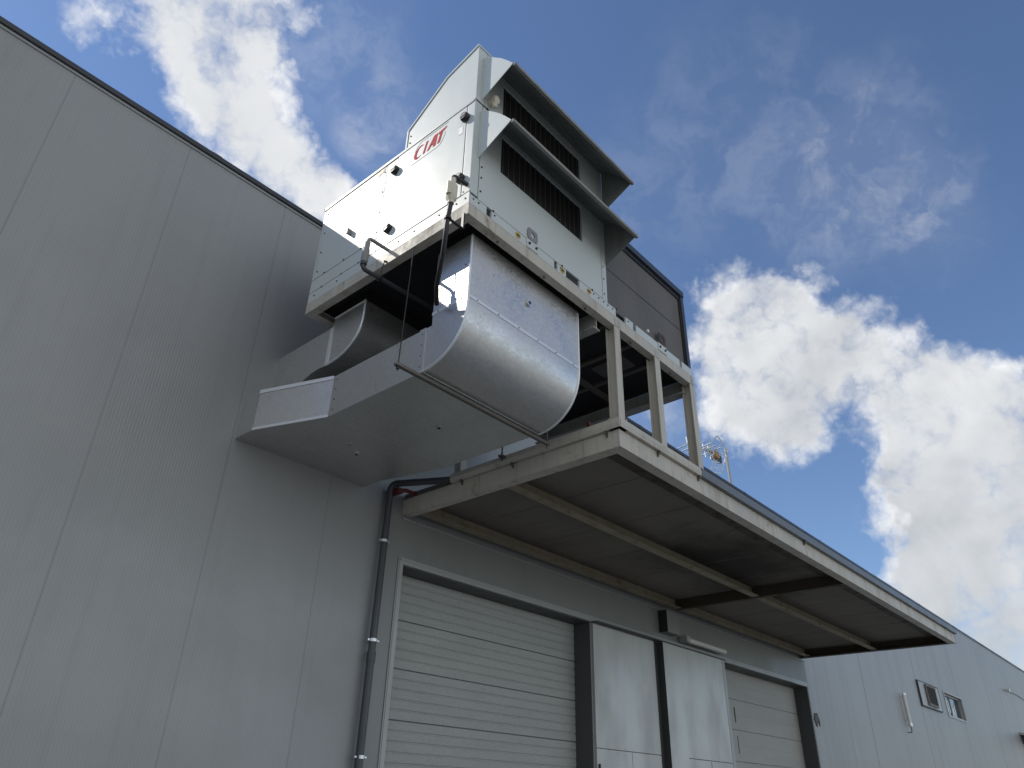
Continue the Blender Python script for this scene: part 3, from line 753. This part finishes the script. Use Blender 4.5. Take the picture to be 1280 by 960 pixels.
# rear duct
D2 = thing('return_duct', (3.8, -.7, 5.06), 'galvanised duct behind the big one, higher and half hidden, nearer the wall', 'duct')
c2 = [(-1.35,5.57),(-1.355,5.42)] + [(-1.35,5.36),(-1.325,5.27),(-1.278,5.195),(-1.21,5.135),(-1.13,5.095),(-1.03,5.068),(-.94,5.058),(-.87,5.056)]
b = B(); prism(b, c2 + [(-.87,5.47),(-.90,5.57)], 'x', 3.16, 4.56); obj('elbow', b, M['galv'], D2, smooth=True)
bot = [(-.868,5.056),(-.75,5.066),(-.65,5.060),(-.55,5.035),(-.45,4.99),(-.35,4.94),(-.2,4.90),(-.001,4.90)]
b = B(); prism(b, bot + [(-.001,5.47),(-.868,5.47)], 'x', 3.162, 4.558); obj('transition', b, M['galv'], D2, smooth=True)
b = B(); tube(b, [(3.158,)+p for p in c2], .011, 8); tube(b, [(3.158,-1.352,5.565),(3.158,-.9,5.565)], .008, 8); obj('folded_seam', b, M['tape'], D2, smooth=True)
b = B(); box(b, 3.154, 3.160, -.90, -.855, 5.06, 5.465); obj('joint_flange', b, M['tape'], D2)
b = B(); box(b, 3.18, 4.54, -1.33, -.92, 5.5705, 5.704); obj('canvas_connector', b, M['rubber'], D2)

# trapeze hangers
def strut(y, x0, x1, z):
    b = B(); prism(b, [(y-.017,z),(y+.017,z),(y+.017,z+.026),(y+.013,z+.026),(y+.013,z+.004),(y-.013,z+.004),(y-.013,z+.026),(y-.017,z+.026)], 'x', x0, x1); return b
H = thing('trapeze_hanger', (3.8, -2.21, 4.43), 'slotted strut hung on rods under the front duct bend', 'hanger')
obj('strut_rail', strut(-2.215, 2.91, 4.73, 4.428), M['bar'], H)
b = B(); tube(b, [(2.935,-2.215,4.39),(2.96,-2.215,5.587)], .005, 8); tube(b, [(2.935,-2.215,4.405),(2.935,-2.215,4.424)], .013, 6); obj('threaded_rod', b, M['black'], H, 'left rod')
b = B(); tube(b, [(4.70,-2.215,4.39),(4.70,-2.215,5.49)], .0065, 8); obj('threaded_rod', b, M['greypipe'], H, 'right rod')
H = thing('trapeze_hanger', (3.8, -1.7, 4.43), 'second strut hanger behind, mostly hidden above the canopy edge', 'hanger')
obj('strut_rail', strut(-1.70, 4.0, 4.66, 4.5), M['greypipe'], H) if False else None
b = B(); tube(b, [(4.66,-1.71,4.40),(4.66,-1.71,5.60)], .0075, 8); tube(b, [(4.66,-1.71,4.41),(4.66,-1.71,4.45)], .014, 6); obj('threaded_rod', b, M['black'], H)
b = strut(-1.71, 4.625, 4.695, 4.43); obj('strut_rail', b, M['black'], H)

# ------------------------------------------------------------------ condensate drains
T = thing('drain_trap', (2.85, -2.8, 5.4), 'white condensate trap with black hose on the access door corner', 'drain pipe')
b = B(); tube(b, [(2.953,-2.81,5.905),(2.90,-2.805,5.905)] + arc((2.90,-2.80,5.905),(2.815,-2.80,5.90),(2.81,-2.80,5.80),.03), .019, 12); obj('elbow_pipe', b, M['black'], T, smooth=True)
b = B(); tube(b, [(2.812,-2.80,5.865),(2.812,-2.80,5.80),(2.81,-2.80,5.79),(2.81,-2.80,5.785),(2.808,-2.80,5.65),(2.807,-2.80,5.63),(2.806,-2.80,5.60)], [.024,.024,.024,.042,.042,.026,.026], 16); tube(b, [(2.77,-2.81,5.79),(2.77,-2.81,5.67)], [.02,.022], 10); obj('trap_body', b, M['pvc'], T, smooth=True)
b = B(); tube(b, [(2.806,-2.80,5.61),(2.80,-2.80,5.54),(2.79,-2.795,5.42),(2.80,-2.78,5.32),(2.86,-2.70,5.18),(2.98,-2.52,5.05),(3.10,-2.40,5.0)], .019, 14); obj('hose', b, M['black'], T, smooth=True)
b = B(); tube(b, [(2.79,-2.80,5.43),(2.79,-2.80,5.45)], .028, 14); box(b, 2.79, 2.955, -2.81, -2.79, 5.44, 5.45); box(b, 2.94, 2.953, -2.812, -2.788, 5.44, 5.60); obj('hose_clip', b, M['black'], T)
T = thing('drain_trap', (2.75, -1.87, 5.4), 'grey looped condensate trap below the end panel, nearer the wall', 'drain pipe')
b = B(); tube(b, [(2.953,-1.87,5.738)] + arc((2.953,-1.87,5.738),(2.745,-1.87,5.735),(2.74,-1.87,5.6),.04) + [(2.74,-1.87,5.66)], .016, 14); obj('upper_pipe', b, M['greypvc'], T, smooth=True)
b = B(); tube(b, [(2.74,-1.87,5.68),(2.738,-1.87,5.62),(2.737,-1.87,5.60),(2.733,-1.87,5.47),(2.732,-1.87,5.45)], [.024,.024,.03,.03,.022], 14); obj('trap_body', b, M['greypvc'], T, smooth=True)
b = B(); tube(b, [(2.731,-1.87,5.46)] + arc((2.731,-1.87,5.46),(2.73,-1.87,5.40),(2.9,-1.87,5.405),.035) + [(3.6,-1.87,5.44)], .019, 14); tube(b, [(2.731,-1.87,5.47),(2.731,-1.87,5.44)], .028, 14); obj('lower_pipe', b, M['greypipe'], T, smooth=True)
b = B(); tube(b, [(2.90,-1.87,5.405),(2.92,-1.87,5.405)], .028, 14); tube(b, [(2.91,-1.87,5.42),(2.93,-1.87,5.60)], .005, 6); tube(b, [(2.93,-1.87,5.60),(2.953,-1.87,5.61)], .01, 8); obj('pipe_clip', b, M['black'], T)

# ------------------------------------------------------------------ antenna on the roof
A = thing('antenna', (14.45, .45, 6.9), 'aluminium grid television antenna on a rusty mast above the roof edge', 'antenna')
V = Vector
b = B(); tube(b, [(14.46,.45,6.91),(14.40,.45,8.66)], .03, 12); obj('mast', b, M['under'], A, smooth=True)
b = B(); tube(b, [(14.40,.45,8.45),(11.88,.10,7.76)], .02, 8); bm_ = obj('boom', b, M['alu'], A)
pA, pB, pC = V((13.86,.35,8.75)), V((12.84,.2,8.075)), V((14.50,.45,8.68))
pD = pB + (pC-pA)
def grid(p, q, r, nu, nv, rad):
    """bars of the panel p, q(=p+u), r(=p+v)"""
    b = B(); u, v = q-p, r-p
    for i in range(nu+1):
        s = p + u*(i/nu); tube(b, [s, s+v], rad*(1.6 if i in (0, nu) else .8), 6)
    for i in range(nv+1):
        s = p + v*(i/nv); tube(b, [s, s+u], rad*(1.9 if i in (0, nv) else .8), 6)
    return b
obj('reflector_grid', grid(pA, pB, pC, 5, 2, .009), M['alu'], A, 'upper reflector grid')
pE, pF, pG = V((13.29,.25,7.914)), V((12.978,.2,7.563)), V((14.247,.45,8.262))
obj('reflector_grid', grid(pE, pF, pG, 2, 4, .009), M['alu'], A, 'lower reflector grid')
b = B(); tube(b, [pC, pG], .02, 8); tube(b, [pB, V((13.3,.27,8.15))], .022, 8); obj('reflector_arm', b, M['alu'], A)
b = B(); bbox(b, 13.36, 13.56, .22, .36, 8.05, 8.21, .03); obj('balun_box', b, M['orange'], A)
b = B()
for s in range(5):
    c = V((13.2,.28,8.10)).lerp(V((11.95,.11,7.78)), s/4)
    tube(b, [c+V((-.03,-.28,.02)), c+V((.03,.28,-.02))], .012, 6); tube(b, [c+V((0,-.02,-.16)), c+V((0,.02,.16))], .012, 6)
for dz in (-.14, .12): tube(b, [V((13.35,.25,8.12)), V((13.0,.2,8.07+dz))], .02, 6)
obj('director_rods', b, M['alu'], A)
b = B(); bbox(b, 13.75, 13.88, .33, .42, 8.10, 8.26, .02); obj('clamp_block', b, M['black'], A)

# ------------------------------------------------------------------ world
W = bpy.data.worlds.new("World"); SC.world = W; W.use_nodes = True
nt = W.node_tree; nn = nt.nodes; ll = nt.links
SUN = Vector((-.64, 1., .98)).normalized()
elev = math.asin(SUN.z); azim = math.atan2(SUN.x, SUN.y)
bg = nn['Background']
sky = nn.new('ShaderNodeTexSky'); sky.sky_type = 'NISHITA'; sky.sun_disc = False
sky.sun_elevation = elev; sky.sun_rotation = azim; sky.altitude = 50; sky.air_density = 1.0; sky.dust_density = .1; sky.ozone_density = 1.8
SKY_S = .12
bg.inputs[1].default_value = SKY_S
def nd(t, **k):
    n = nn.new(t)
    for a, c in k.items(): setattr(n, a, c)
    return n
def setin(s, v):
    if isinstance(v, bpy.types.NodeSocket): ll.new(v, s)
    else: s.default_value = v
def wm(op, a, c=None, clamp=False):
    n = nd('ShaderNodeMath', operation=op, use_clamp=clamp); setin(n.inputs[0], a)
    if c is not None: setin(n.inputs[1], c)
    return n.outputs[0]
tc = nd('ShaderNodeTexCoord'); DIR = tc.outputs['Generated']
def noise(sc_, det, ro, vec, dist=0.):
    n = nd('ShaderNodeTexNoise'); n.inputs['Scale'].default_value = sc_; n.inputs['Detail'].default_value = det
    n.inputs['Roughness'].default_value = ro; n.inputs['Distortion'].default_value = dist; ll.new(vec, n.inputs['Vector']); return n
def maprange(v, a, c, lo, hi, sm=True):
    n = nd('ShaderNodeMapRange'); n.interpolation_type = 'SMOOTHSTEP' if sm else 'LINEAR'
    setin(n.inputs[0], v)
    for i, q in enumerate((a, c, lo, hi)): n.inputs[i+1].default_value = q
    return n.outputs[0]
# warp
wn = noise(9, 4, .6, DIR)
vs_ = nd('ShaderNodeVectorMath', operation='SUBTRACT'); ll.new(wn.outputs['Color'], vs_.inputs[0]); vs_.inputs[1].default_value = (.5, .5, .5)
vm = nd('ShaderNodeVectorMath', operation='SCALE'); ll.new(vs_.outputs[0], vm.inputs[0]); vm.inputs['Scale'].default_value = .10
va = nd('ShaderNodeVectorMath', operation='ADD'); ll.new(DIR, va.inputs[0]); ll.new(vm.outputs[0], va.inputs[1])
WD = va.outputs[0]
BL = [(0.0565,0.6838,0.7274,0.0311,0.75),(0.1351,0.6202,0.7727,0.0645,1.00),(0.1836,0.6420,0.7444,0.0672,1.00),(0.2349,0.6627,0.7111,0.0699,1.00),(0.2829,0.6691,0.6872,0.0722,0.95),(0.3383,0.6392,0.6906,0.0700,0.90),(.353,.664,.66,.05,.9),(0.2192,0.5843,0.7814,0.0645,0.60),(0.0598,0.6201,0.7823,0.0888,0.90),(0.1489,0.5590,0.8157,0.0785,0.80),(0.7718,0.2953,0.5631,0.0672,1.10),(0.7874,0.2430,0.5664,0.0510,0.90),(0.7856,0.3363,0.5193,0.0686,1.10),(0.8215,0.2742,0.5000,0.1007,1.30),(0.8359,0.3464,0.4259,0.0721,1.00),(0.8678,0.2896,0.4039,0.0551,0.90),(0.8547,0.1902,0.4831,0.0641,1.10),(0.8838,0.1434,0.4453,0.0601,1.10),(0.8963,0.0853,0.4351,0.0487,1.10),(0.9126,0.1589,0.3768,0.0671,1.30),(0.9229,0.0784,0.3770,0.0776,1.40),(0.9337,0.1810,0.3088,0.0477,1.00),(0.9475,0.1302,0.2919,0.0796,1.40),(0.9539,0.1823,0.2384,0.0462,1.00),(0.9688,0.1242,0.2147,0.0694,1.30),(0.9667,0.1901,0.1712,0.0737,1.10),(0.9516,0.0514,0.3031,0.0962,1.30),(.965,.16,.20,.10,1.5),(.98,.13,.12,.14,1.6),(.955,.185,.22,.07,1.2),(.935,.135,.325,.09,1.2),(.19,.60,.78,.09,.5),(.8409,.2163,.4961,.062,.9),
 # unseen clouds behind and beside the viewer, added to brighten the ambient light
 (-.2,-.85,.5,.7,1.8),(-.6,-.3,.75,.42,1.0),(.2,-.85,.5,.42,1.2),(-.9,-.3,.3,.5,1.2),(-.8,-.45,.35,.35,1.0),(.4,-.85,.25,.32,1.0),(-.85,.35,.45,.2,.8),(.1,-.45,.88,.25,.7),(-.55,-.2,.8,.22,.8)]
CIR = [(0.7361,0.0877,0.6712,0.0632,1.0),(0.7467,0.1569,0.6464,0.0667,.9),(0.7913,0.0794,0.6063,0.0708,.8),(0.6577,0.2279,0.7180,0.1301,.45),(0.7443,0.1160,0.6577,0.1106,.5),(0.7793,0.4412,0.4451,0.0516,1.0),(0.3830,0.5389,0.7502,0.0606,1.0),(0.3781,0.5825,0.7196,0.0455,1.0),(.26,.55,.79,.10,.6),(.62,.42,.66,.12,.3)]
def blobs(lst):
    acc = None
    for (x, y, z, r, w) in lst:
        d = nd('ShaderNodeVectorMath', operation='DISTANCE'); ll.new(WD, d.inputs[0]); d.inputs[1].default_value = (x, y, z)
        v = maprange(d.outputs['Value'], 0, r*1.5, w, 0)
        acc = v if acc is None else wm('ADD', acc, v)
    return acc
cir = wm('MINIMUM', blobs(CIR), 1.0)
acc = None
for (x, y, z, r, w) in BL:
    d = nd('ShaderNodeVectorMath', operation='DISTANCE'); ll.new(WD, d.inputs[0]); d.inputs[1].default_value = (x, y, z)
    v = maprange(d.outputs['Value'], 0, r*1.6, w, 0)
    acc = v if acc is None else wm('ADD', acc, v)
S = wm('MINIMUM', acc, 1.6)
n1 = noise(13, 12, .57, DIR, .3); n2 = noise(5.5, 6, .55, DIR)
vo = nd('ShaderNodeTexVoronoi', feature='F1'); vo.inputs['Scale'].default_value = 15; vo.inputs['Detail'].default_value = 3
vo.inputs['Roughness'].default_value = .6
wn2 = noise(30, 5, .6, DIR); vs2 = nd('ShaderNodeVectorMath', operation='SCALE'); ll.new(wn2.outputs['Color'], vs2.inputs[0]); vs2.inputs['Scale'].default_value = .045
va2 = nd('ShaderNodeVectorMath', operation='ADD'); ll.new(DIR, va2.inputs[0]); ll.new(vs2.outputs[0], va2.inputs[1]); ll.new(va2.outputs[0], vo.inputs['Vector'])
billow = wm('SUBTRACT', .58, vo.outputs['Distance'])
F = wm('ADD', S, wm('MULTIPLY', wm('SUBTRACT', n1.outputs[0], .47), 1.5))
F = wm('ADD', F, wm('MULTIPLY', wm('SUBTRACT', n2.outputs[0], .5), .5))
F = wm('ADD', F, wm('MULTIPLY', billow, .9))
dens = wm('MULTIPLY', maprange(F, .05, 1.3, 0, 1), maprange(S, .03, .3, 0, 1))
thick = maprange(S, 1.05, 1.58, 0.05, 1)
cn1 = noise(14, 12, .6, WD, .25)
veil = wm('MULTIPLY', cir, maprange(cn1.outputs[0], .40, .68, .05, .27))
dens = wm('MAXIMUM', dens, veil)
dt = nd('ShaderNodeVectorMath', operation='DOT_PRODUCT'); ll.new(DIR, dt.inputs[0]); dt.inputs[1].default_value = tuple(-SUN)
frontlit_fill = maprange(dt.outputs['Value'], .15, .7, 1.0, 2.2)  # extra gain on clouds away from the sun, added to fill the shade
offs = nd('ShaderNodeVectorMath', operation='ADD'); ll.new(DIR, offs.inputs[0]); offs.inputs[1].default_value = tuple(SUN*.022)
nA = noise(11, 7, .55, DIR, .2); nB = noise(11, 7, .55, offs.outputs[0], .2)
nC = noise(3.0, 3, .5, DIR)
relief = wm('MULTIPLY', wm('SUBTRACT', nB.outputs[0], nA.outputs[0]), .85)
greyf = wm('ADD', wm('MULTIPLY', thick, maprange(nC.outputs[0], .36, .60, .42, .85)), wm('MULTIPLY', relief, maprange(S, .4, 1.4, .45, 1.0)))
greyf = wm('MULTIPLY', wm('MULTIPLY', wm('MAXIMUM', greyf, 0.0), maprange(dt.outputs['Value'], -.75, -.25, .45, 1.0)), 1.0, True)
def rgbmix(f, a, c):
    n = nd('ShaderNodeMix', data_type='RGBA'); setin(n.inputs[0], f)
    for i, q in ((6, a), (7, c)):
        if isinstance(q, tuple): n.inputs[i].default_value = (*q, 1)
        else: ll.new(q, n.inputs[i])
    return n.outputs[2]
CW = (5.7, 5.72, 5.74); CG = (3.0, 3.15, 3.3)
cl0 = rgbmix(greyf, CW, CG)
cs = nd('ShaderNodeVectorMath', operation='SCALE'); ll.new(cl0, cs.inputs[0]); ll.new(frontlit_fill, cs.inputs['Scale']); cloud = cs.outputs[0]
tint = nd('ShaderNodeMix', data_type='RGBA', blend_type='MULTIPLY'); tint.inputs[0].default_value = 1.0
ll.new(sky.outputs[0], tint.inputs[6]); tint.inputs[7].default_value = (.70, .75, .84, 1)
ll.new(rgbmix(wm('MULTIPLY', dens, .95), tint.outputs[2], cloud), bg.inputs[0])
try: W.cycles.sampling_method = 'MANUAL'; W.cycles.sample_map_resolution = 512
except Exception: pass

L = bpy.data.lights.new('sun', 'SUN'); L.energy = 2.0; L.angle = math.radians(.55); L.color = (1., .94, .84)
so = bpy.data.objects.new('sun', L); COL.objects.link(so); so.rotation_euler = (-SUN).to_track_quat('-Z', 'Y').to_euler(); so.location = SUN*30

# ------------------------------------------------------------------ camera
cam = bpy.data.cameras.new('camera'); co = bpy.data.objects.new('camera', cam); COL.objects.link(co)
r = Vector((0.65894536,-0.75188014,0.02161638)); dn = Vector((0.38619583,0.31352033,-0.86750088)); fw = Vector((0.64547951,0.57998384,0.49696574))
mm = Matrix((r, -dn, -fw)).transposed().to_4x4(); mm.translation = Vector((0, -6, 1.6)); co.matrix_world = mm
cam.sensor_width = 36; cam.lens = 921.662/1280*36; cam.clip_start = .05; cam.clip_end = 2000
SC.camera = co
vs = SC.view_settings; vs.view_transform = 'Standard'; vs.look = 'None'; vs.gamma = 1; vs.use_curve_mapping = False; vs.exposure = .52
SC.render.resolution_x = 1024; SC.render.resolution_y = 768
